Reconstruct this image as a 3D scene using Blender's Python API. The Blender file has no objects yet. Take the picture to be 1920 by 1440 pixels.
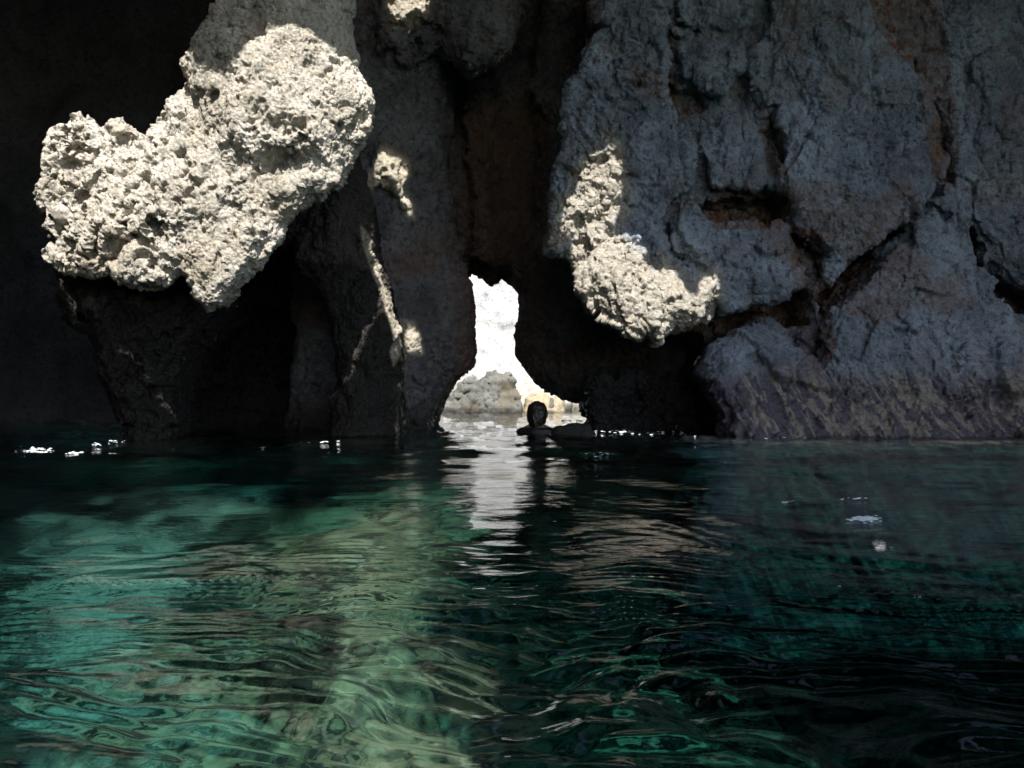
import bpy, math, random
import numpy as np
from mathutils import Vector, Matrix

# ------------------------------------------------------------------ camera, sky, sun, exposure
sc = bpy.context.scene
CAM_H = 0.42
F = 1507.0            # focal length in photo pixels (1920 wide)
HZ = 742.0            # photo row of the horizon
cam_d = bpy.data.cameras.new("camera")
cam = bpy.data.objects.new("camera", cam_d)
sc.collection.objects.link(cam)
cam.location = (0, 0, CAM_H)
cam.rotation_euler = (math.radians(90), 0, 0)
cam_d.sensor_width = 36
cam_d.lens = 36 * F / 1920
cam_d.shift_y = (HZ - 720) / 1920
cam_d.clip_start = 0.02
cam_d.clip_end = 2000
sc.camera = cam

SUN_EL, SUN_AZ = math.radians(50), math.radians(-7)      # azimuth: measured to the left of straight behind the camera
TO_SUN = np.array([-math.sin(SUN_AZ) * math.cos(SUN_EL), -math.cos(SUN_AZ) * math.cos(SUN_EL), math.sin(SUN_EL)])
world = bpy.data.worlds.new("World")
sc.world = world
world.use_nodes = True
wn = world.node_tree
sky = wn.nodes.new("ShaderNodeTexSky")
sky.sky_type = 'NISHITA'
sky.sun_disc = False
sky.sun_elevation = SUN_EL
sky.sun_rotation = math.atan2(TO_SUN[0], TO_SUN[1])
bg = wn.nodes["Background"]
bg.inputs["Strength"].default_value = 0.15
wn.links.new(sky.outputs[0], bg.inputs["Color"])
sun_d = bpy.data.lights.new("sun", 'SUN')
sun_d.energy = 5.0
sun_d.angle = math.radians(0.35)
sun_d.color = (1.0, 0.97, 0.92)
sun = bpy.data.objects.new("sun", sun_d)
sc.collection.objects.link(sun)
sun.rotation_euler = Vector(TO_SUN).to_track_quat('Z', 'Y').to_euler()
sun.location = (-4, -8, 14)
sc.view_settings.view_transform = 'Standard'
sc.view_settings.look = 'None'
sc.view_settings.gamma = 1
sc.view_settings.exposure = 1.0
cy = sc.cycles
cy.use_denoising = True
cy.max_bounces = 8
cy.diffuse_bounces = 4
cy.glossy_bounces = 4
cy.transmission_bounces = 6
cy.transparent_max_bounces = 10
cy.sample_clamp_indirect = 2.5
cy.caustics_reflective = False
cy.caustics_refractive = True
cy.blur_glossy = 0.5

# ------------------------------------------------------------------ numpy noise
f32 = np.float32


def _h(ix, iy, iz, seed):
    h = (ix.astype(np.uint32) * np.uint32(374761393) + iy.astype(np.uint32) * np.uint32(668265263)
         + iz.astype(np.uint32) * np.uint32(2147483647) + np.uint32((seed * 974634777 + 12345) & 0xffffffff))
    h = (h ^ (h >> np.uint32(13))) * np.uint32(1274126177)
    h = (h ^ (h >> np.uint32(16))) * np.uint32(2246822519)
    return h ^ (h >> np.uint32(13))


def vnoise(P, scale, seed=0):
    """value noise in -1..1, P (n,3), scale = features per metre (scalar or 3)"""
    Q = P * np.asarray(scale, dtype=f32)
    I = np.floor(Q).astype(np.int32)
    T = (Q - I).astype(f32)
    T = T * T * T * (T * (T * 6 - 15) + 10)
    out = np.zeros(len(P), dtype=f32)
    for dx in (0, 1):
        wx = T[:, 0] if dx else 1 - T[:, 0]
        for dy in (0, 1):
            wy = T[:, 1] if dy else 1 - T[:, 1]
            for dz in (0, 1):
                wz = T[:, 2] if dz else 1 - T[:, 2]
                r = _h(I[:, 0] + dx, I[:, 1] + dy, I[:, 2] + dz, seed)
                out += wx * wy * wz * (r.astype(f32) * f32(2.0 / 4294967295.0) - 1)
    return out


def fbm(P, scale, octv=4, seed=0, gain=0.5, lac=2.03):
    o = np.zeros(len(P), dtype=f32)
    a, s, n = 1.0, np.asarray(scale, dtype=f32), 0.0
    for k in range(octv):
        o += a * vnoise(P, s, seed + 17 * k)
        n += a
        a *= gain
        s = s * lac
    return o / n


def ridged(P, scale, octv=4, seed=0, gain=0.5):
    o = np.zeros(len(P), dtype=f32)
    a, s, n = 1.0, np.asarray(scale, dtype=f32), 0.0
    for k in range(octv):
        o += a * (1 - 2 * np.abs(vnoise(P, s, seed + 31 * k)))
        n += a
        a *= gain
        s = s * 2.07
    return o / n


def worley(P, scale, seed=0):
    """distance to nearest and second nearest feature point, in cells"""
    Q = (P * np.asarray(scale, dtype=f32)).astype(f32)
    I = np.floor(Q).astype(np.int32)
    f1 = np.full(len(P), 9.0, dtype=f32)
    f2 = np.full(len(P), 9.0, dtype=f32)
    for dx in (-1, 0, 1):
        for dy in (-1, 0, 1):
            for dz in (-1, 0, 1):
                a, b, c = I[:, 0] + dx, I[:, 1] + dy, I[:, 2] + dz
                r = _h(a, b, c, seed)
                jx = (r & np.uint32(1023)).astype(f32) / 1023
                jy = ((r >> np.uint32(10)) & np.uint32(1023)).astype(f32) / 1023
                jz = ((r >> np.uint32(20)) & np.uint32(1023)).astype(f32) / 1023
                d = (a + jx - Q[:, 0]) ** 2 + (b + jy - Q[:, 1]) ** 2 + (c + jz - Q[:, 2]) ** 2
                f2 = np.minimum(f2, np.maximum(f1, d))
                f1 = np.minimum(f1, d)
    return np.sqrt(f1), np.sqrt(f2)


def sstep(a, b, x):
    t = np.clip((x - a) / (b - a), 0, 1)
    return t * t * (3 - 2 * t)


# ------------------------------------------------------------------ image plane helpers
def wx(px, D):
    return (px - 960.0) / F * D


def wz(py, D):
    return CAM_H + (HZ - py) / F * D


def poly_world(poly, D):
    return np.array([(wx(a, D), wz(b, D)) for a, b in poly], dtype=np.float64)


def poly_sd(P2, poly):
    """signed distance (positive inside) of the points (n,2) to a polygon (m,2)"""
    n = len(poly)
    d = np.full(len(P2), 1e9)
    inside = np.zeros(len(P2), dtype=bool)
    X, Y = P2[:, 0].astype(np.float64), P2[:, 1].astype(np.float64)
    for i in range(n):
        ax, ay = poly[i]
        bx, by = poly[(i + 1) % n]
        ex, ey = bx - ax, by - ay
        t = np.clip(((X - ax) * ex + (Y - ay) * ey) / (ex * ex + ey * ey + 1e-12), 0, 1)
        d = np.minimum(d, (X - ax - t * ex) ** 2 + (Y - ay - t * ey) ** 2)
        if ay != by:
            c = ((ay > Y) != (by > Y)) & (X < (bx - ax) * (Y - ay) / (by - ay) + ax)
            inside ^= c
    d = np.sqrt(d)
    return np.where(inside, d, -d).astype(f32)


# ------------------------------------------------------------------ volume -> mesh (surface nets)
def surface_nets(V, org, h):
    """V (nx,ny,nz) negative inside -> verts, quads"""
    ins = V < 0
    nx, ny, nz = V.shape
    c = np.zeros((nx - 1, ny - 1, nz - 1), dtype=np.uint8)
    for dx in (0, 1):
        for dy in (0, 1):
            for dz in (0, 1):
                c += ins[dx:nx - 1 + dx, dy:ny - 1 + dy, dz:nz - 1 + dz]
    act = (c > 0) & (c < 8)
    idx = np.full(act.shape, -1, dtype=np.int32)
    cells = np.argwhere(act)
    idx[act] = np.arange(len(cells), dtype=np.int32)
    i, j, k = cells.T
    corners = {}
    for dx in (0, 1):
        for dy in (0, 1):
            for dz in (0, 1):
                corners[(dx, dy, dz)] = V[i + dx, j + dy, k + dz].astype(f32)
    acc = np.zeros((len(cells), 3), dtype=f32)
    cnt = np.zeros(len(cells), dtype=f32)
    cs = list(corners)
    for a in cs:
        for ax in range(3):
            if a[ax] == 0:
                b = tuple(1 if q == ax else a[q] for q in range(3))
                va, vb = corners[a], corners[b]
                cr = (va < 0) != (vb < 0)
                t = np.where(cr, va / np.where(cr, va - vb, 1), 0)
                for q in range(3):
                    acc[:, q] += np.where(cr, a[q] + (t if q == ax else 0), 0)
                cnt += cr
    verts = (cells + acc / cnt[:, None]) * h + np.asarray(org)
    quads = []
    for ax in range(3):
        o1, o2 = [(1, 2), (2, 0), (0, 1)][ax]
        sl0 = [slice(1, -1)] * 3
        sl1 = [slice(1, -1)] * 3
        sl0[ax] = slice(0, V.shape[ax] - 1)
        sl1[ax] = slice(1, V.shape[ax])
        a, b = ins[tuple(sl0)], ins[tuple(sl1)]
        for flip in (False, True):
            m = (a & ~b) if not flip else (~a & b)
            e = np.argwhere(m)
            off = np.ones(3, dtype=int)
            off[ax] = 0
            e = e + off

            def cell(d1, d2):
                q = e.copy()
                q[:, o1] -= d1
                q[:, o2] -= d2
                return idx[q[:, 0], q[:, 1], q[:, 2]]
            q4 = np.stack([cell(1, 1), cell(0, 1), cell(0, 0), cell(1, 0)], axis=1)
            if flip:
                q4 = q4[:, ::-1]
            quads.append(q4)
    quads = np.concatenate(quads)
    quads = quads[(quads >= 0).all(axis=1)]
    return verts.astype(f32), quads.astype(np.int32)


def subdivide(V, Q):
    n = len(V)
    E = np.concatenate([Q[:, [0, 1]], Q[:, [1, 2]], Q[:, [2, 3]], Q[:, [3, 0]]]).astype(np.int64)
    E.sort(axis=1)
    key, inv = np.unique(E[:, 0] * n + E[:, 1], return_inverse=True)
    a, b = key // n, key % n
    inv = inv.reshape(4, len(Q))
    Ev = (V[a] + V[b]) / 2
    Fv = (V[Q[:, 0]] + V[Q[:, 1]] + V[Q[:, 2]] + V[Q[:, 3]]) / 4
    e = [n + inv[k] for k in range(4)]
    c = n + len(a) + np.arange(len(Q))
    Q2 = np.concatenate([np.stack([Q[:, 0], e[0], c, e[3]], 1), np.stack([e[0], Q[:, 1], e[1], c], 1),
                         np.stack([c, e[1], Q[:, 2], e[2]], 1), np.stack([e[3], c, e[2], Q[:, 3]], 1)])
    return np.concatenate([V, Ev, Fv]).astype(f32), Q2.astype(np.int32)


def normals_of(V, Q):
    a, b, c, d = (V[Q[:, k]] for k in range(4))
    fn = np.cross(c - a, d - b)
    N = np.zeros_like(V)
    for k in range(4):
        for q in range(3):
            N[:, q] += np.bincount(Q[:, k], weights=fn[:, q], minlength=len(V)).astype(f32)
    return N / (np.linalg.norm(N, axis=1, keepdims=True) + 1e-9)


def mesh_obj(name, V, Q, mat, parent=None, smooth=True, attrs=None):
    me = bpy.data.meshes.new(name)
    n, m, k = len(V), len(Q), Q.shape[1]
    me.vertices.add(n)
    me.vertices.foreach_set("co", np.ascontiguousarray(V, dtype=f32).ravel())
    me.loops.add(m * k)
    me.loops.foreach_set("vertex_index", np.ascontiguousarray(Q, dtype=np.int32).ravel())
    me.polygons.add(m)
    me.polygons.foreach_set("loop_start", np.arange(0, m * k, k, dtype=np.int32))
    me.polygons.foreach_set("use_smooth", np.full(m, smooth))
    me.update(calc_edges=True)
    me.validate()
    for an, av in (attrs or {}).items():
        at = me.attributes.new(an, 'FLOAT', 'POINT')
        at.data.foreach_set("value", np.ascontiguousarray(av, dtype=f32))
    me.materials.append(mat)
    o = bpy.data.objects.new(name, me)
    sc.collection.objects.link(o)
    if parent:
        o.parent = parent
    return o


def tag(o, label=None, cat=None, group=None, kind=None):
    if label:
        o["label"] = label
    if cat:
        o["category"] = cat
    if group:
        o["group"] = group
    if kind:
        o["kind"] = kind
    return o


def thing(name, label, cat, loc=(0, 0, 0), group=None):
    o = bpy.data.objects.new(name, None)
    o.location = loc
    o.empty_display_size = 0.2
    sc.collection.objects.link(o)
    return tag(o, label, cat, group)


class Prism:
    """a rounded mass: photo-traced outline at depth yf, reaching back to yb, front face tilted by sx, sz"""
    def __init__(s, poly, yf, yb, w=0.25, sx=0.0, sz=0.0, taper=0.12, bulge=0.0, D=None):
        s.D = D or (yf + 0.5 * w)
        s.poly = poly_world(poly, s.D)
        s.c = s.poly.mean(axis=0)
        s.yf, s.yb, s.w, s.sx, s.sz, s.taper, s.bulge = yf, yb, w, sx, sz, taper, bulge

    def columns(s, X, Z):
        XX, ZZ = np.meshgrid(X, Z, indexing='ij')
        P = np.stack([XX.ravel(), ZZ.ravel()], axis=1)
        sd = poly_sd(P, s.poly).reshape(XX.shape)
        yf = s.yf + s.sx * (XX - s.c[0]) + s.sz * (ZZ - s.c[1]) - s.bulge * (1 - np.exp(-np.clip(sd, 0, 9) / 0.45))
        return sd, yf.astype(f32)


def build_volume(prisms, box, h, amp=0.2, k=0.06, warp=None, carve=None):
    (x0, y0, z0), (x1, y1, z1) = box
    X = np.arange(x0, x1, h, dtype=f32)
    Y = np.arange(y0, y1, h, dtype=f32)
    Z = np.arange(z0, z1, h, dtype=f32)
    V = np.full((len(X), len(Y), len(Z)), 5.0, dtype=f32)
    for p in prisms:
        sd, yf = p.columns(X, Z)
        w = p.w
        for j, y in enumerate(Y):
            q1 = -sd + w + p.taper * np.clip(y - p.yf, 0, 9)
            q2 = yf - y + w
            q3 = np.full_like(q1, y - p.yb + w)
            mx = np.maximum(np.maximum(q1, q2), q3)
            d = np.minimum(mx, 0) + np.sqrt(np.maximum(q1, 0) ** 2 + np.maximum(q2, 0) ** 2 + np.maximum(q3, 0) ** 2) - w
            cur = V[:, j, :]
            hh = np.clip(0.5 + 0.5 * (cur - d) / k, 0, 1)
            V[:, j, :] = cur * (1 - hh) + d * hh - k * hh * (1 - hh)
    for poly, yb, cw, cd in (carve or []):
        pw = poly_world(poly, cd)
        XX, ZZ = np.meshgrid(X, Z, indexing='ij')
        sd = poly_sd(np.stack([XX.ravel(), ZZ.ravel()], axis=1), pw).reshape(XX.shape)
        for j, y in enumerate(Y):
            if y < yb + 0.3:
                V[:, j, :] = np.maximum(V[:, j, :], np.minimum(sd - cw, (yb - y)))
    # volumetric noise, only near the surface
    band = np.argwhere(np.abs(V) < amp * 1.6)
    P = np.stack([X[band[:, 0]], Y[band[:, 1]], Z[band[:, 2]]], axis=1)
    if warp is not None:
        V[band[:, 0], band[:, 1], band[:, 2]] += warp(P)
    # close the box faces
    V[0], V[-1] = np.maximum(V[0], h), np.maximum(V[-1], h)
    V[:, 0], V[:, -1] = np.maximum(V[:, 0], h), np.maximum(V[:, -1], h)
    V[:, :, 0], V[:, :, -1] = np.maximum(V[:, :, 0], h), np.maximum(V[:, :, -1], h)
    return surface_nets(V, (x0, y0, z0), h)


# ------------------------------------------------------------------ materials
def new_mat(name):
    m = bpy.data.materials.new(name)
    m.use_nodes = True
    nt = m.node_tree
    nt.nodes.clear()
    return m, nt, nt.nodes, nt.links


def rock_mat(name, pale, dark, stain, wet=(0.03, 0.026, 0.022), rough=0.85, bump=0.6, spec=0.3):
    """limestone: three tones mixed by noise and by the per-vertex masks 'stain' and 'wet'"""
    m, nt, N, L = new_mat(name)
    out = N.new("ShaderNodeOutputMaterial")
    b = N.new("ShaderNodeBsdfPrincipled")
    L.new(b.outputs[0], out.inputs[0])
    geo = N.new("ShaderNodeNewGeometry")

    def noise(scale, detail=6, r=0.6, dist=0.0):
        n = N.new("ShaderNodeTexNoise")
        n.inputs["Scale"].default_value = scale
        n.inputs["Detail"].default_value = detail
        n.inputs["Roughness"].default_value = r
        n.inputs["Distortion"].default_value = dist
        L.new(geo.outputs["Position"], n.inputs["Vector"])
        return n

    def ramp(src, a, bb):
        r = N.new("ShaderNodeMapRange")
        r.inputs["From Min"].default_value = a
        r.inputs["From Max"].default_value = bb
        L.new(src, r.inputs["Value"])
        return r.outputs[0]

    def mix(fac, c1, c2, mode='MIX'):
        x = N.new("ShaderNodeMix")
        x.data_type = 'RGBA'
        x.blend_type = mode
        if isinstance(fac, (int, float)):
            x.inputs[0].default_value = fac
        else:
            L.new(fac, x.inputs[0])
        for s, c in ((x.inputs[6], c1), (x.inputs[7], c2)):
            if isinstance(c, tuple):
                s.default_value = (*c, 1)
            else:
                L.new(c, s)
        return x.outputs[2]

    def attr(nm):
        a = N.new("ShaderNodeAttribute")
        a.attribute_name = nm
        return a.outputs["Fac"]
    n1 = noise(1.7, 8, 0.62, 0.4)
    n2 = noise(14, 8, 0.7)
    n3 = noise(55, 6, 0.7)
    n4 = noise(5.0, 5, 0.6, 1.0)
    c = mix(ramp(n1.outputs[0], 0.36, 0.64), dark, pale)
    c = mix(ramp(n2.outputs[0], 0.50, 0.66), c, tuple(q * 0.50 for q in dark))
    c = mix(ramp(n4.outputs[0], 0.55, 0.68), c, tuple((a + b2) / 2 for a, b2 in zip(pale, stain)))
    st = N.new("ShaderNodeMath")
    st.operation = 'MULTIPLY'
    L.new(attr("stain"), st.inputs[0])
    L.new(ramp(n2.outputs[0], 0.30, 0.55), st.inputs[1])
    c = mix(st.outputs[0], c, stain)
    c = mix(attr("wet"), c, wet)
    c = mix(attr("algae_shade"), c, (0.022, 0.02, 0.02))  # algae on the seabed; painted shade in the rock recesses
    c = mix(attr("crust_sunlit"), c, mix(ramp(n2.outputs[0], 0.4, 0.6), (0.52, 0.46, 0.37), (0.34, 0.30, 0.23)))  # pale base streaks, and sunlight painted into the lit patches
    sp = mix(ramp(n3.outputs[0], 0.35, 0.75), (1.12, 1.12, 1.12), (0.6, 0.6, 0.6))
    c = mix(1.0, c, sp, 'MULTIPLY')
    L.new(c, b.inputs["Base Color"])
    r = N.new("ShaderNodeMapRange")
    r.inputs["To Min"].default_value = rough
    r.inputs["To Max"].default_value = 0.22
    L.new(attr("wet"), r.inputs["Value"])
    L.new(r.outputs[0], b.inputs["Roughness"])
    b.inputs["Specular IOR Level"].default_value = spec
    b1 = N.new("ShaderNodeBump")
    b1.inputs["Strength"].default_value = bump
    b1.inputs["Distance"].default_value = 0.03
    v = N.new("ShaderNodeTexVoronoi")
    v.inputs["Scale"].default_value = 38
    L.new(mix(0.06, geo.outputs["Position"], n2.outputs["Color"]), v.inputs["Vector"])
    add = N.new("ShaderNodeMath")
    add.operation = 'MULTIPLY_ADD'
    L.new(v.outputs["Distance"], add.inputs[0])
    add.inputs[1].default_value = 0.5
    L.new(n3.outputs[0], add.inputs[2])
    L.new(add.outputs[0], b1.inputs["Height"])
    b2 = N.new("ShaderNodeBump")
    b2.inputs["Strength"].default_value = bump
    b2.inputs["Distance"].default_value = 0.05
    L.new(n2.outputs[0], b2.inputs["Height"])
    L.new(b1.outputs[0], b2.inputs["Normal"])
    L.new(b2.outputs[0], b.inputs["Normal"])
    return m


M_left = rock_mat("cream_limestone", (0.76, 0.70, 0.61), (0.44, 0.40, 0.33), (0.42, 0.33, 0.22), bump=0.7)
M_mid = rock_mat("dim_limestone", (0.23, 0.225, 0.235), (0.10, 0.10, 0.108), (0.17, 0.085, 0.05))
M_right = rock_mat("blue_grey_limestone", (0.38, 0.435, 0.51), (0.165, 0.19, 0.23), (0.19, 0.088, 0.042), wet=(0.12, 0.105, 0.135))
M_dark = rock_mat("black_wet_rock", (0.13, 0.13, 0.145), (0.08, 0.08, 0.09), (0.05, 0.03, 0.02))
M_far = rock_mat("white_sea_cliff", (0.82, 0.815, 0.80), (0.50, 0.50, 0.49), (0.42, 0.38, 0.28), wet=(0.15, 0.13, 0.09))
M_tan = rock_mat("tan_rock", (0.55, 0.46, 0.32), (0.40, 0.33, 0.22), (0.35, 0.25, 0.14))
M_bed = rock_mat("seabed_rock", (0.78, 0.74, 0.62), (0.32, 0.31, 0.25), (0.58, 0.50, 0.28), bump=0.3)

# ------------------------------------------------------------------ rock masses
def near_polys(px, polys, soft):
    """1 inside sunlit zones painted paler (photo outlines), fading over `soft` pixels"""
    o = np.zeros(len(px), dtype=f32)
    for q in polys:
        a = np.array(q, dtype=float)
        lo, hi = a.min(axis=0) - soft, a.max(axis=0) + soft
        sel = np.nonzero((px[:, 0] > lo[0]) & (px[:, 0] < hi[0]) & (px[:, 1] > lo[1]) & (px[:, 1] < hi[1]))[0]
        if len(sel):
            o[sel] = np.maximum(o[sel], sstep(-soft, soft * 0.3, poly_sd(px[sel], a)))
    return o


STRIP = [(676, 422), (690, 440), (704, 465), (718, 490), (724, 520), (737, 550), (747, 585), (757, 600), (775, 605), (790, 635), (792, 665), (772, 662),
         (762, 655), (757, 690), (750, 670), (738, 685), (732, 660), (740, 640), (734, 610), (724, 580), (714, 545), (700, 515), (692, 490), (682, 460)]
SAMPLES = []      # (vertices, normals, lit polygons in photo pixels, under water?)


def to_px(V):
    y = np.maximum(V[:, 1], 0.05)
    return np.stack([960 + F * V[:, 0] / y, HZ - F * (V[:, 2] - CAM_H) / y], axis=1)


def in_polys(P, polys):
    o = np.zeros(len(P), dtype=bool)
    for q in polys:
        a = np.array(q, dtype=float)
        lo, hi = a.min(axis=0), a.max(axis=0)
        sel = np.nonzero((P[:, 0] > lo[0]) & (P[:, 0] < hi[0]) & (P[:, 1] > lo[1]) & (P[:, 1] < hi[1]))[0]
        if len(sel):
            o[sel] |= poly_sd(P[sel], a) > 0
    return o


def finish(name, V, Q, mat, detail, stain=None, wet=None, lit=(), dark=None, pale=None, fine=None):
    N = normals_of(V, Q)
    V = V + N * detail(V, N)[:, None]
    if fine:
        V, Q = subdivide(V, Q)
        N = normals_of(V, Q)
        V = V + N * fine(V)[:, None]
    N = normals_of(V, Q)
    px = to_px(V)
    s = stain(V, N, px) if stain else np.zeros(len(V))
    w = wet(V, N, px) if wet else np.zeros(len(V))
    k = dark(V, N, px) if dark else np.zeros(len(V))
    pl = pale(V, N, px) if pale else np.zeros(len(V))
    o = mesh_obj(name, V, Q, mat, attrs={"stain": s, "wet": w, "algae_shade": k, "crust_sunlit": pl})
    SAMPLES.append((V, N, lit, False))
    return o


# ---- the big sunlit rock on the left --------------------------------------------------------
L_slab = [(45, 350), (58, 275), (75, 225), (100, 206), (112, 210), (138, 190), (168, 200), (178, 220), (205, 203),
          (240, 211), (262, 233), (280, 218), (335, 127), (352, 85), (420, 25), (470, -160), (668, -160), (671, 60), (674, 135),
          (690, 190), (697, 240), (668, 285), (642, 335), (636, 350), (585, 385), (540, 425), (505, 480), (455, 540), (425, 580),
          (396, 588), (375, 560), (350, 515), (320, 548), (245, 548), (210, 515), (105, 512), (88, 470), (62, 410)]
L_stem = [(95, 470), (110, 585), (160, 640), (185, 710), (210, 780), (222, 830), (180, 1010), (150, 1200), (420, 1200), (380, 1000),
          (322, 835), (318, 740), (345, 670), (392, 600), (420, 560), (400, 450)]
L_leg = [(430, 260), (640, 240), (684, 330), (690, 430), (722, 520), (744, 620), (746, 710), (740, 830), (745, 1200), (600, 1200),
         (608, 830), (625, 700), (600, 560), (540, 470), (450, 420)]
L_back = [(180, 300), (700, 250), (720, 600), (735, 1150), (180, 1150)]
L_lip = [(375, 590), (450, 545), (420, 600), (330, 690), (305, 770), (290, 700)]
prs = [
    Prism(L_slab, 7.15, 9.6, w=0.10, sx=-0.10, sz=0.14, taper=0.55, bulge=0.22),
    Prism([(350, 85), (470, -160), (668, -160), (671, 60), (690, 200), (640, 330), (430, 330), (335, 130)], 7.05, 10.5, w=0.30, sz=0.2, taper=0.32, bulge=0.25),
    Prism(L_stem, 7.75, 10.0, w=0.28, taper=0.2, bulge=0.2),
    Prism(L_leg, 8.35, 11.5, w=0.25, taper=0.10, bulge=0.15),
    Prism(L_back, 11.7, 12.9, w=0.2, taper=0.05),
]


def left_warp(P):
    r = 0.055 * fbm(P, 1.7, 3, 5) + 0.05 * fbm(P, 4.5, 2, 9)
    f1, f2 = worley(P + 0.12 * np.stack([vnoise(P, 4, 3), vnoise(P, 4, 4), vnoise(P, 4, 6)], 1), (4.2, 4.2, 3.2), 11)
    m = sstep(0.0, 0.5, fbm(P, 1.1, 2, 21) + 0.25)
    zone = sstep(-2.1, -2.8, P[:, 0])            # the left lobe is the pitted one
    r += (0.4 + 0.9 * zone) * m * 0.17 * sstep(0.42, 0.12, f1)
    g1, g2 = worley(P, (9, 9, 7.5), 15)
    r += (0.15 + 0.85 * zone) * 0.07 * sstep(0.40, 0.15, g1)
    r -= 0.03 * fbm(P, (9, 9, 6), 2, 16)
    return r


box = ((-4.9, 6.4, -2.4), (-0.9, 12.95, 5.9))
V, Q = build_volume(prs, box, 0.0185, amp=0.27, k=0.08, warp=left_warp)


def karst(V, N, a=1.0, seed=0, fine=True):
    W = V + 0.05 * np.stack([vnoise(V, 7, 1), vnoise(V, 7, 2), vnoise(V, 7, 3)], 1)
    W += 0.02 * np.stack([vnoise(V, 25, 4), vnoise(V, 25, 5), vnoise(V, 25, 6)], 1)
    m = sstep(0.05, 0.45, fbm(V, 1.5, 3, 60 + seed) + (0.45 * sstep(-2.5, -3.2, V[:, 0]) if seed == 0 else 0))
    S = np.stack([0.5 * W[:, 0] + 0.87 * W[:, 2], W[:, 1], 0.5 * W[:, 2] - 0.87 * W[:, 0]], 1)   # grain runs up to the right
    d = 0.035 * fbm(S, (1.2, 3.0, 5.0), 3, 78 + seed, 0.6)
    d += (0.5 + 0.5 * m) * 0.060 * fbm(S, (5.5, 9.0, 11.0), 4, 70 + seed, 0.85)
    pit = fbm(S, (5.0, 8.0, 8.0), 3, 82 + seed, 0.6)
    d -= (0.32 + 0.62 * m) * 0.125 * sstep(0.12, 0.36, pit) - 0.020
    d += 0.012 * ridged(S, (2.2, 7.0, 10.0), 2, 86 + seed, 0.5)
    if fine:
        d -= (0.5 + 0.5 * m) * 0.026 * ridged(S, (14.0, 20.0, 24.0), 2, 75 + seed, 0.8)
    return a * d


def fine_rock(V):
    S = np.stack([0.5 * V[:, 0] + 0.87 * V[:, 2], V[:, 1], 0.5 * V[:, 2] - 0.87 * V[:, 0]], 1)
    m = 0.5 + 0.5 * sstep(-0.2, 0.3, fbm(V, 3, 2, 95))
    p1, p2 = worley(V, 26, 97)
    return m * (0.022 * fbm(S, (26.0, 38.0, 44.0), 3, 96, 0.9) - 0.016 * (1 - sstep(0, 0.35, p1))) * sstep(-0.1, 0.1, V[:, 2])


def left_wet_shade(V, N, px):
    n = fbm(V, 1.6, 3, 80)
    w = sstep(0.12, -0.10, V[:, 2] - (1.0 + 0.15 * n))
    w2 = sstep(0.1, -0.1, V[:, 2] - (1.85 + 0.2 * n)) * sstep(7.35, 7.6, V[:, 1])  # recess under the slab painted dark for shade, above the wet band
    back = sstep(7.9, 8.15, V[:, 1]) * sstep(3.9, 3.0, V[:, 2])  # set-back leg and arch painted dark for shade too
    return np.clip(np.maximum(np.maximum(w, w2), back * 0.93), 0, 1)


LIT_LEFT = [[(30, 180), (260, 180), (300, 100), (335, 122), (352, 128), (362, 140), (385, 130), (405, 138), (440, 122), (452, 95),
             (470, 70), (505, 52), (535, 40), (570, 52), (600, 68), (622, 90), (640, 100), (668, 110), (740, 190), (720, 300),
             (640, 345), (585, 387), (540, 428), (505, 482), (455, 545), (400, 592), (385, 580), (362, 530), (352, 508), (340, 545), (300, 556), (255, 552),
             (235, 530), (175, 498), (145, 505), (100, 515), (60, 430)],
            STRIP, [(186, 596), (215, 605), (222, 618), (200, 615)], [(225, 618), (262, 630), (250, 650), (225, 640)], [(275, 655), (292, 660), (285, 680), (270, 675)]]
left_root = thing("sea_rock", "huge craggy cream rock on the left, sunlit above a black arch", "rock", (-3.0, 8.5, 0))
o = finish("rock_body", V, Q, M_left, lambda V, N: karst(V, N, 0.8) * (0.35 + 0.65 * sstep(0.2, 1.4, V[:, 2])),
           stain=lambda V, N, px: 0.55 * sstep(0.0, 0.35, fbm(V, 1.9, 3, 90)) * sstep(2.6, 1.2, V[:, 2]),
           wet=left_wet_shade, lit=LIT_LEFT, fine=fine_rock, dark=lambda V, N, px: 0.9 * sstep(9.0, 9.5, V[:, 1]) * sstep(3.6, 3.0, V[:, 2]), pale=lambda V, N, px: near_polys(px, [STRIP], 4) * sstep(8.9, 8.6, V[:, 1]))  # shade painted into the rear recess; sunlit strip painted paler
o.parent = left_root
o.matrix_parent_inverse = Matrix.Translation(left_root.location).inverted()

# ---- middle wall: two piers, the brown recess between them and the tunnel through it ----------
D0 = 10.6
GAP = [(879, 496), (884, 494), (897, 500), (908, 510), (918, 517), (925, 512), (934, 502), (940, 500), (952, 516), (958, 526), (964, 545), (971, 562), (970, 590), (966, 606), (968, 625), (962, 645), (962, 662),
       (974, 680), (984, 702), (1004, 722), (1024, 736), (1056, 748), (1070, 760), (1086, 768), (1110, 800), (1110, 850), (820, 850), (826, 790), (832, 770), (842, 745), (852, 730), (868, 712), (892, 702), (897, 680), (895, 640),
       (898, 600), (893, 570), (893, 545), (884, 530), (882, 512)]


def mid_warp(P):
    calm = 1 - 0.75 * sstep(0.9, 0.5, np.abs(P[:, 0] + 0.3)) * sstep(3.0, 2.4, P[:, 2])      # the tunnel mouth keeps its own outline
    return calm * (0.15 * fbm(P, 1.3, 4, 105) + 0.08 * ridged(P, (2.6, 2.6, 2.0), 4, 109)) + 0.03 * fbm(P, 7, 2, 110)


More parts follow.
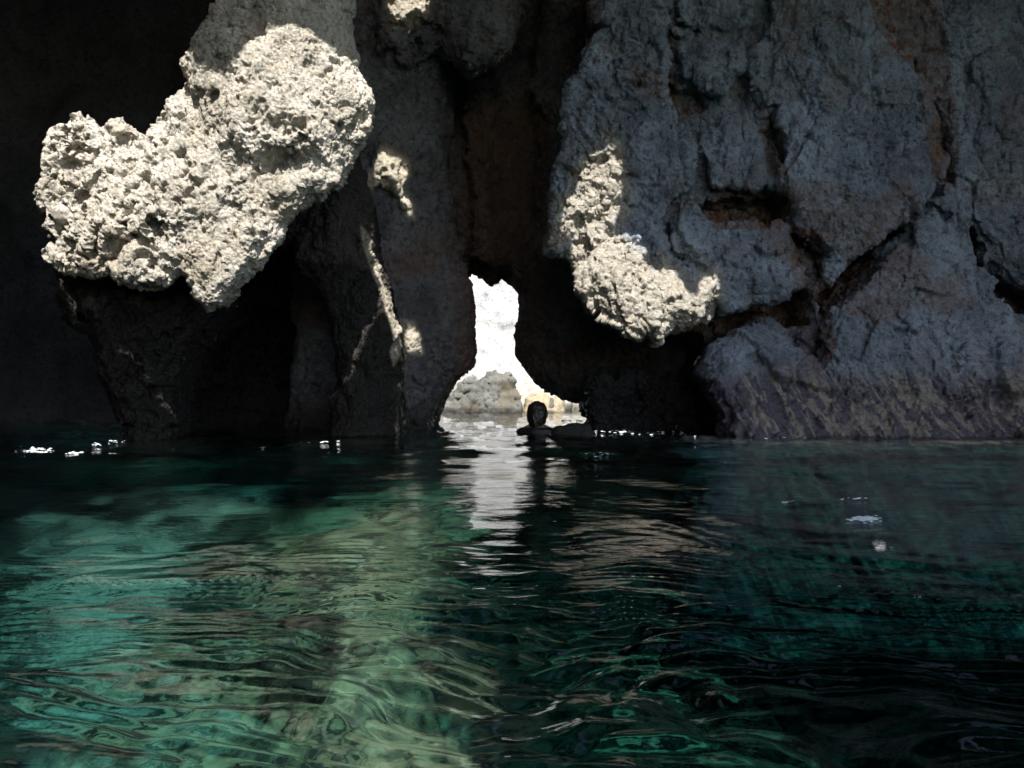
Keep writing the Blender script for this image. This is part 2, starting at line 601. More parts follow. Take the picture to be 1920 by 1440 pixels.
M_l = [(560, -160), (868, -160), (852, 150), (838, 300), (852, 420), (866, 480), (886, 530), (896, 580), (898, 640), (896, 690),
       (866, 712), (846, 742), (832, 772), (824, 800), (812, 1100), (560, 1100)]
M_top = [(800, -160), (1200, -160), (1200, 540), (975, 530), (968, 520), (952, 506), (938, 498), (924, 512), (915, 516), (898, 500),
         (882, 492), (876, 500), (800, 540)]
M_r = [(1010, 100), (1250, 100), (1500, 600), (1500, 1100), (1130, 1100), (1112, 800), (1086, 765), (1058, 752), (1030, 735), (1008, 722), (985, 700),
       (968, 670), (962, 650), (966, 610), (971, 570), (966, 540), (955, 515), (960, 480), (1000, 380)]
prs = [
    Prism(M_l, 10.4, 13.2, w=0.35, taper=0.10, bulge=0.25, sx=0.25, D=10.6),
    Prism(M_top, 12.0, 13.6, w=0.15, taper=-0.02, D=12.4, bulge=0.15),
    Prism(M_r, 11.3, 13.4, w=0.25, taper=0.10, D=11.5, bulge=0.2, sx=-0.25),
    Prism([(690, 285), (735, 275), (768, 300), (770, 380), (778, 415), (750, 400), (722, 372), (690, 360)], 9.95, 11.2, w=0.22, taper=0.3, D=10.15, bulge=0.1),
    Prism([(742, 590), (770, 590), (795, 640), (800, 720), (742, 720), (735, 660)], 10.05, 11.2, w=0.15, taper=0.2, D=10.2, bulge=0.1),
    Prism([(680, -160), (960, -160), (1020, -60), (950, 110), (880, 145), (820, 100), (760, 150), (700, 120)], 9.9, 13.0, w=0.4, taper=0.15, D=10.2, bulge=0.3, sz=0.25),
    Prism([(870, 150), (925, 170), (930, 500), (880, 480)], 11.5, 12.6, w=0.15, D=11.7, taper=0.1),
    Prism([(1000, -160), (1200, -160), (1200, 200), (1060, 260), (1000, 200)], 11.2, 13.0, w=0.3, D=11.4, taper=0.1),
]
box = ((-3.1, 9.4, -2.2), (4.3, 13.9, 7.2))
V, Q = build_volume(prs, box, 0.030, amp=0.3, k=0.12,
                    warp=mid_warp, carve=[(GAP, 14.5, 0.0, 12.2)])
LIT_MID = [[(718, -160), (835, -160), (806, -10), (800, 30), (790, 45), (775, 40), (770, 55), (740, 50), (728, 30)],
           [(714, 278), (735, 285), (765, 302), (768, 330), (750, 345), (755, 362), (730, 358), (712, 345), (690, 355), (686, 330), (702, 310)],
           [(755, 360), (775, 385), (776, 410), (764, 405), (752, 380)],
           [(748, 600), (775, 605), (790, 635), (792, 665), (772, 662), (762, 655), (757, 690), (750, 670), (748, 640)],
           [(740, 785), (752, 782), (757, 795), (740, 797)]]


def mid_stain(V, N, px):
    c = sstep(0.45, 0.0, np.abs((px[:, 0] - 960) / 130)) * sstep(120, 260, px[:, 1])
    s = 0.9 * sstep(820, 900, px[:, 0]) * sstep(1060, 1000, px[:, 0]) * sstep(120, 240, px[:, 1])
    s2 = 0.8 * sstep(380, 520, px[:, 1]) * sstep(0.0, 0.3, fbm(V, 1.2, 3, 130))
    return np.clip(np.maximum(s, s2), 0, 1)


mid = finish("middle_cave_wall", V, Q, M_mid,
             lambda V, N: 1.1 * karst(V, N, 0.9, 3, True), stain=mid_stain, fine=fine_rock,
             wet=lambda V, N, px: np.clip(0.85 * sstep(0.5, 0.1, V[:, 2] + 0.1 * fbm(V, 2, 2, 131)) + 0.6 * sstep(960, 980, px[:, 0]) * sstep(400, 520, px[:, 1]), 0, 1),
             lit=LIT_MID, pale=lambda V, N, px: near_polys(px, LIT_MID, 8) * sstep(11.4, 11.0, V[:, 1]))  # sunlit patches painted paler than the wall
tag(mid, kind="structure")

# ---- right wall: fractured blocks -----------------------------------------------------------------
R = lambda poly, yf, w=0.14, yb=12.0, **k: Prism(poly, yf, yb, w=w, D=yf + 0.1, **{**dict(taper=0.12, bulge=0.12), **k})
prs = [
    R([(1100, -160), (2300, -160), (2300, 1200), (1360, 1200), (1330, 640), (1200, 600), (1110, 480), (1070, 300), (1100, 100)], 9.0, w=0.2, bulge=0.0, sx=-0.05),
    R([(1150, -160), (1110, 40), (1052, 170), (1034, 280), (1012, 390), (1003, 470), (1060, 490), (1072, 540), (1098, 592), (1160, 626), (1232, 648), (1262, 613),
       (1308, 606), (1346, 562), (1340, 512), (1275, 478), (1255, 420), (1303, 330), (1285, 230), (1262, 150), (1262, -160)], 8.85, w=0.16, bulge=0.2, sx=-0.12, yb=11.0, taper=0.3),
    R([(1068, 500), (1110, 450), (1160, 430), (1215, 480), (1265, 520), (1342, 512), (1345, 560), (1308, 606), (1262, 613), (1232, 648), (1160, 626), (1098, 590), (1075, 540)], 8.55, w=0.22, bulge=0.22, sz=0.25, taper=0.4),
    R([(1262, 60), (1330, 72), (1420, 60), (1396, 130), (1352, 190), (1315, 165), (1292, 152), (1272, 160)], 8.82, w=0.07, bulge=0.05, sz=0.2),
    R([(1305, 250), (1400, 195), (1455, 205), (1455, 300), (1485, 342), (1455, 358), (1335, 352), (1308, 290)], 8.86, sz=0.25, w=0.07, bulge=0.04),
    R([(1262, -160), (1480, -160), (1450, 10), (1400, 62), (1320, 66), (1262, 50)], 8.95, w=0.1, bulge=0.03),
    R([(1450, -160), (1610, -160), (1650, 60), (1735, 150), (1768, 300), (1758, 345), (1700, 418), (1610, 486), (1548, 546), (1528, 480), (1492, 432), (1482, 370),
       (1450, 340), (1452, 290), (1430, 220), (1405, 150), (1396, 90), (1440, 15)], 8.62, w=0.10, bulge=0.12, sx=-0.12, sz=0.05),
    R([(1740, -160), (2300, -160), (2300, 620), (1960, 560), (1880, 510), (1832, 440), (1788, 350), (1778, 260), (1742, 140), (1715, 60)], 8.78, w=0.12, bulge=0.1, sx=-0.16),
    R([(1250, 408), (1300, 392), (1342, 420), (1420, 428), (1480, 414), (1490, 480), (1510, 540), (1430, 572), (1350, 595), (1330, 515), (1250, 480)], 8.72, w=0.07, sz=0.12, bulge=0.04),
    R([(1550, 572), (1620, 508), (1740, 378), (1776, 362), (1810, 430), (1850, 560), (1950, 640), (1950, 760), (1700, 780), (1540, 740), (1540, 630)], 8.50, w=0.12, bulge=0.12, sz=0.22),
    R([(1810, 470), (2300, 560), (2300, 1200), (1900, 1200), (1850, 700)], 8.85, w=0.15, bulge=0.05),
    R([(1330, 650), (1380, 615), (1440, 596), (1490, 615), (1520, 660), (1600, 690), (1750, 700), (1950, 690), (2200, 740), (2300, 1200), (1250, 1200),
       (1290, 900), (1350, 820), (1345, 760), (1315, 700)], 8.32, w=0.16, bulge=0.2, sz=0.45),
    R([(1100, 700), (1200, 690), (1345, 740), (1380, 1200), (1080, 1200), (1105, 830)], 9.7, w=0.3, bulge=0.2),
    R([(1490, 440), (1528, 480), (1550, 560), (1556, 680), (1490, 680), (1505, 560)], 8.88, w=0.08),
]
CARVE = [([(1330, 352), (1345, 368), (1400, 362), (1460, 358), (1482, 372), (1492, 425), (1470, 418), (1420, 432), (1345, 422), (1322, 400)], 9.45, 0.0, 8.9),
         ([(1772, 338), (1776, 366), (1735, 384), (1620, 512), (1550, 580), (1538, 560), (1548, 540), (1605, 482), (1698, 412), (1752, 345)], 9.7, 0.0, 8.9),
         ([(1235, 650), (1265, 616), (1348, 594), (1430, 574), (1512, 545), (1525, 610), (1495, 618), (1440, 594), (1380, 612), (1328, 652), (1310, 700), (1345, 770), (1350, 830), (1120, 830), (1105, 700), (1130, 630)], 9.75, 0.0, 8.9),
         ([(1262, 150), (1276, 158), (1300, 152), (1330, 175), (1345, 200), (1290, 205), (1266, 190)], 9.2, 0.0, 8.9),
         ([(1800, 400), (1815, 400), (1850, 480), (1895, 520), (1960, 560), (1960, 600), (1870, 560), (1835, 500)], 9.4, 0.0, 8.9),
         ([(1482, 378), (1500, 430), (1532, 480), (1524, 500), (1492, 440)], 9.1, 0.0, 8.9),
         ([(1430, 222), (1444, 215), (1462, 300), (1458, 330), (1446, 320)], 8.95, 0.0, 8.9),
         ([(1630, 60), (1650, 60), (1745, 150), (1782, 262), (1790, 350), (1770, 330), (1760, 270), (1725, 160)], 9.05, 0.0, 8.9)]


def right_warp(P):
    r = 0.08 * fbm(P, 1.6, 3, 205) + 0.045 * ridged(P, (4.5, 4.5, 3.0), 3, 206)
    r += 0.03 * sstep(2.2, 1.2, P[:, 0]) * ridged(P, (9, 9, 7), 2, 207)
    return r


CRACKS = [([(1262, -60), (1266, 60), (1263, 150), (1268, 230), (1278, 300)], 0.05, 0.02), ([(1470, 110), (1500, 160), (1512, 200), (1490, 250), (1478, 300)], 0.03, 0.012),
          ([(1440, 180), (1500, 190), (1560, 196), (1610, 192)], 0.025, 0.01), ([(1640, 210), (1650, 270), (1628, 340), (1590, 400)], 0.03, 0.012),
          ([(1590, 300), (1620, 270), (1660, 262), (1700, 220)], 0.02, 0.01), ([(1445, 290), (1500, 285), (1520, 240)], 0.02, 0.01),
          ([(1520, 60), (1528, 120), (1560, 160)], 0.025, 0.01), ([(1560, 150), (1600, 130), (1640, 110)], 0.02, 0.01),
          ([(1600, 340), (1560, 330), (1530, 360), (1540, 420)], 0.02, 0.01), ([(1120, 180), (1180, 210), (1240, 200)], 0.02, 0.015),
          ([(1820, 60), (1850, 160), (1840, 260), (1880, 360)], 0.03, 0.015), ([(1780, 250), (1850, 230), (1920, 260)], 0.02, 0.012),
          ([(1640, 480), (1680, 520), (1690, 600), (1730, 660)], 0.025, 0.012), ([(1330, 110), (1370, 95), (1400, 100)], 0.02, 0.01),
          ([(1340, 420), (1360, 470), (1345, 520)], 0.015, 0.012), ([(1600, 700), (1640, 740), (1660, 820)], 0.03, 0.02), ([(1480, 640), (1470, 720), (1500, 800)], 0.03, 0.02)]


def crack_lines(V, D):
    W = V + 0.03 * np.stack([fbm(V, 6, 3, 250), 0 * V[:, 0], fbm(V, 6, 3, 251)], 1)
    out = np.zeros(len(V), dtype=f32)
    for pts, dep, wid in CRACKS:
        pw = poly_world(pts, D)
        d = np.full(len(V), 9.0)
        for (ax, az), (bx, bz) in zip(pw[:-1], pw[1:]):
            t = np.clip(((W[:, 0] - ax) * (bx - ax) + (W[:, 2] - az) * (bz - az)) / ((bx - ax) ** 2 + (bz - az) ** 2), 0, 1)
            d = np.minimum(d, np.hypot(W[:, 0] - ax - t * (bx - ax), W[:, 2] - az - t * (bz - az)))
        out = np.maximum(out, dep * np.exp(-(d / wid) ** 2))
    return out


box = ((0.15, 7.75, -2.4), (8.0, 11.2, 5.9))
V, Q = build_volume(prs, box, 0.024, amp=0.3, k=0.03, warp=right_warp, carve=CARVE)


def facets(P, scale, seed, tilt):
    """broken planar facets: each cell of a Voronoi pattern is a plane tilted its own way"""
    Q = (P * np.asarray(scale, dtype=f32)).astype(f32)
    I = np.floor(Q).astype(np.int32)
    best = np.full(len(P), 9.0, dtype=f32)
    val = np.zeros(len(P), dtype=f32)
    for dx in (-1, 0, 1):
        for dy in (-1, 0, 1):
            for dz in (-1, 0, 1):
                a, b, c = I[:, 0] + dx, I[:, 1] + dy, I[:, 2] + dz
                r = _h(a, b, c, seed)
                j = [((r >> np.uint32(k)) & np.uint32(255)).astype(f32) / 255 for k in (0, 8, 16, 24)]
                ex, ey, ez = a + j[0] - Q[:, 0], b + j[1] - Q[:, 1], c + j[2] - Q[:, 2]
                d = ex * ex + ey * ey + ez * ez
                m = d < best
                best = np.where(m, d, best)
                val = np.where(m, (ex * (j[3] - 0.5) + ez * (j[1] - 0.5)) * 2 * tilt + (j[2] - 0.5) * tilt * 0.25, val)
    return val / float(np.mean(scale))


def right_detail(V, N):
    rough = sstep(2.9, 1.7, V[:, 0] + 0.3 * fbm(V, 1.5, 2, 220))     # the column beside the tunnel is craggy, the blocks smoother
    low = sstep(1.2, 0.5, V[:, 2])
    W = V + 0.12 * np.stack([fbm(V, 2.2, 2, 225), fbm(V, 2.2, 2, 226), fbm(V, 2.2, 2, 227)], 1)
    d = 0.030 * ridged(W, (4, 4, 3), 5, 221, 0.66) + 0.020 * fbm(V, 13, 3, 222, 0.6) + 1.0 * facets(W, (2.6, 1.5, 2.2), 229, 0.20) + 0.5 * facets(W, (7, 4, 6), 230, 0.22)
    crack = sstep(0.93, 0.99, ridged(W, (1.7, 1.2, 1.1), 1, 224))
    d -= 0.022 * crack + crack_lines(V, 8.7)
    st = ridged(np.stack([V[:, 0] + 0.45 * V[:, 2], V[:, 1], V[:, 2]], 1), (8, 8, 1.8), 4, 223, 0.65)
    return d + rough * karst(V, N, 0.95, 7) + low * 0.045 * st + 0.5 * sstep(1.9, 1.0, V[:, 2]) * karst(V, N, 1.0, 8) * (1 - rough)


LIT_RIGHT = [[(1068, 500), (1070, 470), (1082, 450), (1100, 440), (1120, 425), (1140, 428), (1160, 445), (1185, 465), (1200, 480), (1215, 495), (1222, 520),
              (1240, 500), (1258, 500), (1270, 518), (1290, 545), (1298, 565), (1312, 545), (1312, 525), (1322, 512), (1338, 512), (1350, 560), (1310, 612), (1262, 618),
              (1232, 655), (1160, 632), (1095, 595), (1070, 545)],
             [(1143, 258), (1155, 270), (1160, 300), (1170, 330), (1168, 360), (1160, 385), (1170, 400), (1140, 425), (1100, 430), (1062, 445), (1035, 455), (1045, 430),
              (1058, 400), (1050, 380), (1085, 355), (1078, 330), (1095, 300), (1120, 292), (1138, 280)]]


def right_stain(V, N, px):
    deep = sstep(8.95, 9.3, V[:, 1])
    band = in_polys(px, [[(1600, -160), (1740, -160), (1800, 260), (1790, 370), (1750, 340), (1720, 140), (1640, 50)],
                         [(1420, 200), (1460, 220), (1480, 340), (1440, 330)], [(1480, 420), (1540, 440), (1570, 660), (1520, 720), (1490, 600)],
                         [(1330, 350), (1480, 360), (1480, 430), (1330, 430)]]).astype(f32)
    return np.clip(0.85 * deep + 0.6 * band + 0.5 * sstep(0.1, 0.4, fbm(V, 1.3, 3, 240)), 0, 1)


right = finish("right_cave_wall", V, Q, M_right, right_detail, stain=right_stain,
               wet=lambda V, N, px: np.clip(sstep(0.85, 0.45, V[:, 2] + 0.12 * fbm(V, 1.3, 2, 241)), 0, 1), dark=lambda V, N, px: sstep(1400, 1330, px[:, 0]) * sstep(600, 660, px[:, 1]) * sstep(8.7, 9.0, V[:, 1]), lit=LIT_RIGHT, fine=lambda V: 1.15 * fine_rock(V), pale=lambda V, N, px: 0.6 * sstep(1350, 1400, px[:, 0]) * sstep(0.80, 0.5, V[:, 2]) * sstep(0.25, 0.6, ridged(np.stack([V[:, 0] + 0.45 * V[:, 2], V[:, 1], V[:, 2]], 1), (13, 6, 2.2), 3, 262)) + 0.85 * near_polys(px + 12 * np.stack([fbm(V, 7, 2, 260), fbm(V, 7, 2, 261)], 1), LIT_RIGHT, 30) * sstep(9.6, 9.3, V[:, 1]))  # recess shade and sunlit patches painted in; pale streaks at the base
tag(right, kind="structure")

# ---- the cave's dark outer shell: left wall, recess behind the rocks, right side, behind the camera ----
def shell(name, boxes, bb, h, mat, seed, amp=0.35):
    (x0, y0, z0), (x1, y1, z1) = bb
    X, Y, Z = (np.arange(a, b, h, dtype=f32) for a, b in ((x0, x1), (y0, y1), (z0, z1)))
    G = np.stack(np.meshgrid(X, Y, Z, indexing='ij'), axis=-1).reshape(-1, 3)
    v = np.full(len(G), 9.0, dtype=f32)
    for (a, b, c), (d, e, g) in boxes:
        cc = np.array([(a + d) / 2, (b + e) / 2, (c + g) / 2], dtype=f32)
        hs = np.array([(d - a) / 2, (e - b) / 2, (g - c) / 2], dtype=f32) - 0.3
        q = np.abs(G - cc) - hs
        dd = np.minimum(q.max(axis=1), 0) + np.linalg.norm(np.maximum(q, 0), axis=1) - 0.3
        v = np.minimum(v, dd)
    v += amp * fbm(G, 0.7, 3, seed) + 0.3 * amp * ridged(G, 1.6, 2, seed + 3)
    Vv = v.reshape(len(X), len(Y), len(Z))
    for ax in range(3):
        s = [slice(None)] * 3
        for e in (0, -1):
            s[ax] = e
            Vv[tuple(s)] = np.maximum(Vv[tuple(s)], h)
    return surface_nets(Vv, (x0, y0, z0), h)


V, Q = shell("left", [((-10, -7, -4), (-8.2, 17, 8)), ((-10, 12.7, -4), (-2.2, 14.4, 8)), ((-3.6, 12.0, -4), (-2.0, 14.2, 8)), ((-10, -7.6, -4), (-1.5, -6.2, 8))],
             ((-10.6, -8.2, -4.2), (-1.0, 15.0, 8.3)), 0.12, M_dark, 300)
cave_left = finish("left_cave_wall", V, Q, M_dark, lambda V, N: 0.5 * karst(V, N, 1.0, 20))
tag(cave_left, kind="structure")
V, Q = shell("side", [((7.0, 4.6, -4), (8.6, 13.6, 8)), ((5.2, 11, -4), (8, 13.6, 8)), ((2.9, 11.0, -4), (8, 12.6, 8))], ((2.3, 3.6, -4.2), (9.2, 14.4, 8.3)), 0.12, M_mid, 320)
cave_side = finish("side_cave_wall", V, Q, M_mid, lambda V, N: 0.5 * karst(V, N, 1.0, 21))
tag(cave_side, kind="structure")

# ---- beyond the tunnel: sunlit cliff and the rocks at its foot ------------------------------------
prs = [Prism([(600, -900), (1500, -900), (1500, 900), (600, 900)], 24.3, 29, w=0.6, taper=0, sz=0.10, D=24.0),
       Prism([(880, 300), (925, 420), (930, 560), (905, 640), (890, 780), (820, 780), (800, 300)], 23.6, 27, w=0.5, D=24, taper=0.1),
       Prism([(945, 480), (990, 480), (1100, 780), (985, 780), (955, 660), (935, 600)], 23.3, 27, w=0.5, D=24, taper=0.1, sz=0.2)]
V, Q = build_volume(prs, ((-6, 22.5, -2), (8.0, 28, 17)), 0.11, amp=0.5, k=0.2,
                    warp=lambda P: 0.35 * fbm(P, 0.6, 4, 401) + 0.30 * ridged(P, (1.5, 1.5, 0.55), 4, 402))
far = finish("sea_cliff", V, Q, M_far, lambda V, N: 0.10 * ridged(V, 2.5, 3, 403), stain=lambda V, N, px: 0.8 * sstep(1.4, 0.5, V[:, 2] + 0.4 * fbm(V, 0.8, 2, 404)),
             wet=lambda V, N, px: 0.8 * sstep(0.3, 0.05, V[:, 2]))
SAMPLES.pop()
tag(far, "tall blinding white sea cliff in full sun seen through the tunnel", "cliff")


def boulder(name, poly, yf, yb, h, mat, label, cat, seed, w=0.25, wetz=0.15, group=None, D=None, amp=1.0):
    p = Prism(poly, yf, yb, w=w, taper=0.25, bulge=0.2, D=D or yf + 0.15, sz=0.2)
    lo = p.poly.min(axis=0) - 0.3
    hi = p.poly.max(axis=0) + 0.3
    V, Q = build_volume([p], ((lo[0], yf - 0.6, lo[1]), (hi[0], yb + 0.4, hi[1])), h, amp=0.3, k=0.1,
                        warp=lambda P: amp * (0.08 * fbm(P, 2.2, 3, seed) + 0.04 * ridged(P, 5, 3, seed + 1)))
    o = finish(name, V, Q, mat, lambda V, N: 0.5 * amp * karst(V, N, 1.0, seed), stain=lambda V, N, px: 0.7 * sstep(0, 0.3, fbm(V, 2, 2, seed + 2)),
               wet=lambda V, N, px: 0.9 * sstep(wetz + 0.06, wetz - 0.04, V[:, 2] + 0.06 * fbm(V, 5, 2, seed + 3)))
    SAMPLES.pop()
    # origin at the base centre
    c = Vector((float(V[:, 0].mean()), float(V[:, 1].mean()), 0))
    o.data.transform(Matrix.Translation(-c))
    o.location = c
    return tag(o, label, cat, group)


M_grey = rock_mat("grey_boulder_rock", (0.20, 0.20, 0.18), (0.12, 0.12, 0.105), (0.16, 0.13, 0.08))
boulder("boulder", [(818, 900), (822, 768), (838, 738), (862, 710), (884, 704), (892, 712), (905, 698), (922, 694), (935, 700), (950, 690), (966, 698), (976, 735), (982, 770), (982, 900)], 20.4, 21.8, 0.05, M_grey,
        "broad grey rock on the left of the tunnel exit, under the white cliff", "rock", 501, wetz=0.1, w=0.08, amp=1.8)
boulder("boulder", [(975, 900), (978, 742), (996, 728), (1022, 728), (1036, 742), (1048, 730), (1062, 748), (1064, 770), (1064, 900)], 21.0, 22.0, 0.05, M_tan,
        "yellow tan sunlit rock behind the swimmer's head at the tunnel exit", "rock", 521, wetz=0.0)
boulder("boulder", [(1018, 900), (1014, 775), (1020, 752), (1032, 738), (1044, 742), (1048, 760), (1046, 900)], 20.9, 21.4, 0.05, M_grey,
        "small brown rock leaning on the right of the yellow tan rock", "rock", 541, wetz=0.0)
boulder("boulder", [(1030, 900), (1026, 820), (1030, 800), (1044, 790), (1075, 787), (1102, 791), (1114, 806), (1116, 830), (1122, 900)], 8.2, 8.9, 0.025, M_dark,
        "low black wet rock awash between the swimmer and the right wall", "rock", 561, w=0.07, wetz=1.0, amp=0.8)

# ---- seabed -----------------------------------------------------------------------------------------
gx = np.arange(-9.5, 9.0, 0.04, dtype=f32)
gy = np.arange(-2.5, 15.0, 0.04, dtype=f32)
GX, GY = np.meshgrid(gx, gy, indexing='ij')
P = np.stack([GX.ravel(), GY.ravel(), np.zeros(GX.size, dtype=f32)], axis=1)
wob = 0.5 * fbm(P, 0.9, 3, 604)
z = (-3.1 - 0.4 * sstep(0.8, 2.5, P[:, 0]) + 0.35 * fbm(P, 0.5, 4, 601)
     + 1.35 * sstep(0.9, -0.7, P[:, 0] + wob) * sstep(7.5, 4.5, P[:, 1] + wob)
     + 1.0 * np.exp(-((P[:, 0] + 0.25 + 0.22 * (P[:, 1] - 2.0) + 0.6 * wob) / 0.55) ** 2) * sstep(5.2, 3.2, P[:, 1] + wob)) + 0.05 * fbm(P, 4, 3, 602)
rng = random.Random(4)
BOUL = [(-3.4, 5.2, 1.3, 0.5), (0.45, 1.9, 0.4, 0.35), (0.95, 3.3, 0.5, 0.9), (1.15, 2.1, 0.45, 0.8), (2.6, 4.4, 1.1, 1.2), (3.8, 6.0, 1.3, 1.4), (2.2, 2.4, 0.6, 1.0),
        (0.4, 5.8, 1.2, 1.0), (-2.6, 3.2, 0.5, 0.4), (-1.9, 4.6, 0.6, 0.5), (-1.6, 2.2, 0.35, 0.35)]
for q in range(60):
    BOUL.append((rng.uniform(-6, 6), rng.uniform(0.5, 10), rng.uniform(0.2, 0.5), rng.uniform(0.15, 0.5)))
for i, (bx, by, br, bh) in enumerate(BOUL):
    d = np.sqrt((P[:, 0] - bx) ** 2 + (P[:, 1] - by) ** 2) / br
    sel = d < 1.7
    dd = d[sel] * (1 + 0.35 * fbm(P[sel] + i, 1.3, 2, 610))
    z[sel] = z[sel] + (bh * np.exp(-np.clip(dd, 0, 3) ** 2.2 * 0.9) * 0.8)
z += 0.16 * ridged(P, 2.2, 5, 620, 0.62) + 0.06 * fbm(P, 7, 3, 621) - 0.25 * sstep(0.1, 0.45, fbm(P, 2.0, 3, 622))
V = P.copy()
V[:, 2] = z
nx_, ny_ = GX.shape
ii = (np.arange(nx_ - 1)[:, None] * ny_ + np.arange(ny_ - 1)[None, :]).ravel()
Q = np.stack([ii, ii + ny_, ii + ny_ + 1, ii + 1], axis=1).astype(np.int32)
Nn = normals_of(V, Q)
bed = mesh_obj("seabed", V, Q, M_bed, attrs={"stain": np.clip(sstep(-1.7, -0.8, V[:, 0] + 0.5 * fbm(V, 1.1, 3, 630)), 0, 1), "algae_shade": 0.95 * sstep(-0.04, 0.12, fbm(V, 3.4, 5, 631, 0.85)) + 0.75 * sstep(0.4, 1.5, V[:, 0]), "wet": np.zeros(len(V))})  # algae in patches, plus a darker tone towards the right
tag(bed, kind="structure")
LIT_WATER = [[(20, 1000), (70, 985), (200, 960), (330, 925), (520, 905), (560, 930), (430, 975), (480, 990), (400, 1040), (330, 1080), (290, 1180), (310, 1235), (200, 1252), (150, 1200), (170, 1120), (90, 1090)],
             [(380, 1110), (410, 1150), (470, 1200), (560, 1260), (690, 1250), (660, 1160), (760, 1130), (800, 1200), (790, 1280), (880, 1350), (940, 1430), (930, 1600), (280, 1600), (270, 1400), (260, 1310), (260, 1260), (320, 1200)],
             [(470, 1060), (520, 1000), (620, 955), (700, 925), (820, 905), (870, 960), (840, 1010), (790, 1050), (770, 1110), (800, 1190), (700, 1250), (640, 1150), (560, 1120), (500, 1110)],
             [(1110, 1090), (1180, 1075), (1240, 1110), (1250, 1190), (1180, 1200), (1130, 1160)],
             [(1200, 1390), (1290, 1375), (1390, 1395), (1380, 1600), (1250, 1600)]]
SAMPLES.append((V, Nn, LIT_WATER, True))

# ---- roof: unseen, its openings cut to drop sunlight on chosen patches ------------------------------
ZR = 7.4


def px_under(V):
    R_ = np.hypot(V[:, 0], V[:, 1])
    dep = np.maximum(-V[:, 2], 0.01)
    lo, hi = np.zeros(len(V)), R_.astype(np.float64)
    for _ in range(32):
        s = (lo + hi) / 2
        g = s / np.hypot(s, CAM_H) - 1.333 * (R_ - s) / np.hypot(R_ - s, dep)
        lo = np.where(g < 0, s, lo)
        hi = np.where(g < 0, hi, s)
    yy = np.maximum(s * V[:, 1] / R_, 0.02)
    return np.stack([960 + F * V[:, 0] / np.maximum(V[:, 1], 0.05), HZ + F * CAM_H / yy], axis=1)


RX0, RX1, RY0, RY1, RH = -10.2, 9.0, -7.6, 13.4, 0.05
nx_, ny_ = int((RX1 - RX0) / RH), int((RY1 - RY0) / RH)
litc = np.zeros(nx_ * ny_)
shc = np.zeros(nx_ * ny_)
TS = TO_SUN.astype(f32)
NC = 260
zb = np.full(NC * NC, -99.0, dtype=f32)


def cell_of(V, step, n0):
    t = (ZR - V[:, 2]) / TO_SUN[2]
    return (((V[:, 0] + t * TO_SUN[0] - RX0) / step).astype(int).clip(0, n0 - 1) * n0
            + ((V[:, 1] + t * TO_SUN[1] - RY0 + 2) / step).astype(int).clip(0, n0 - 1))


for V, N, polys, under in SAMPLES:
    if not under:
        up = N @ TS > 0.0
        np.maximum.at(zb, cell_of(V[up], 0.1, NC), (V[up] @ TS).astype(f32))
for V, N, polys, under in SAMPLES:
    vdir = V - np.array([0, 0, CAM_H], dtype=f32)
    vdir /= np.linalg.norm(vdir, axis=1, keepdims=True) + 1e-9
    okk = (N @ TO_SUN.astype(f32) > 0.03) & (V[:, 1] > 0.3)
    if not under:
        okk &= (np.sum(N * vdir, axis=1) < 0.15) & (V[:, 2] > -0.1)
    okk &= (V @ TS) > zb[cell_of(V, 0.1, NC)] - (0.5 if not under else 0.3)
    V = V[okk]
    px = px_under(V) if under else to_px(V)
    if under:
        px = px + np.array([120, 100]) * np.stack([fbm(V, 3.5, 4, 640, 0.7), fbm(V, 3.5, 4, 641, 0.7)], 1)
    lit = in_polys(px, polys) if polys else np.zeros(len(V), dtype=bool)
    if under:
        lit &= V[:, 2] < -0.2
    elif polys is LIT_LEFT:
        lit &= V[:, 1] < 9.3
    elif polys is LIT_MID:
        lit &= V[:, 1] < 11.1
    t = (ZR - V[:, 2]) / TO_SUN[2]
    gx_ = ((V[:, 0] + t * TO_SUN[0] - RX0) / RH).astype(int)
    gy_ = ((V[:, 1] + t * TO_SUN[1] - RY0) / RH).astype(int)
    g = (gx_ >= 0) & (gx_ < nx_) & (gy_ >= 0) & (gy_ < ny_)
    ids = gx_ * ny_ + gy_
    wgt = 1.0 if not under else 2.5
    litc += np.bincount(ids[g & lit], minlength=nx_ * ny_) * wgt
    shc += np.bincount(ids[g & ~lit], minlength=nx_ * ny_) * wgt * (0.75 if not under else 0.5)


def blur(A, n):
    for _ in range(n):
        A = (A + np.roll(A, 1, 0) + np.roll(A, -1, 0)) / 3
        A = (A + np.roll(A, 1, 1) + np.roll(A, -1, 1)) / 3
    return A


Lc, Sc = blur(litc.reshape(nx_, ny_), 1), blur(shc.reshape(nx_, ny_), 1)
Fd = (Lc - Sc) / (Lc + Sc + 0.25)
Fd[int((7.1 - RX0) / RH):-8, 8:int((8.0 - RY0) / RH)] = 1  # opening added at the right to let in more sky light
for qx, qy, rx_, ry_ in ((75, 848, 38, 7), (140, 851, 14, 4), (182, 835, 12, 4), (1122, 803, 16, 8)):      # sun flecks on the foam
    Dw = F * CAM_H / (qy - HZ)
    cx_, cy_ = wx(qx, Dw) + ZR / TO_SUN[2] * TO_SUN[0], Dw + ZR / TO_SUN[2] * TO_SUN[1]
    gx_, gy_ = int((cx_ - RX0) / RH), int((cy_ - RY0) / RH)
    r_ = max(2, int(rx_ / F * Dw / RH))
    Fd[gx_ - r_:gx_ + r_ + 1, gy_ - 3:gy_ + 4] = 1
Fd[:6], Fd[-6:], Fd[:, :6], Fd[:, -6:] = -1, -1, -1, -1
zt = np.arange(6.55, 8.15, 0.08, dtype=f32)
Vv = np.empty((nx_, ny_, len(zt)), dtype=f32)
X = RX0 + (np.arange(nx_) + 0.5) * RH
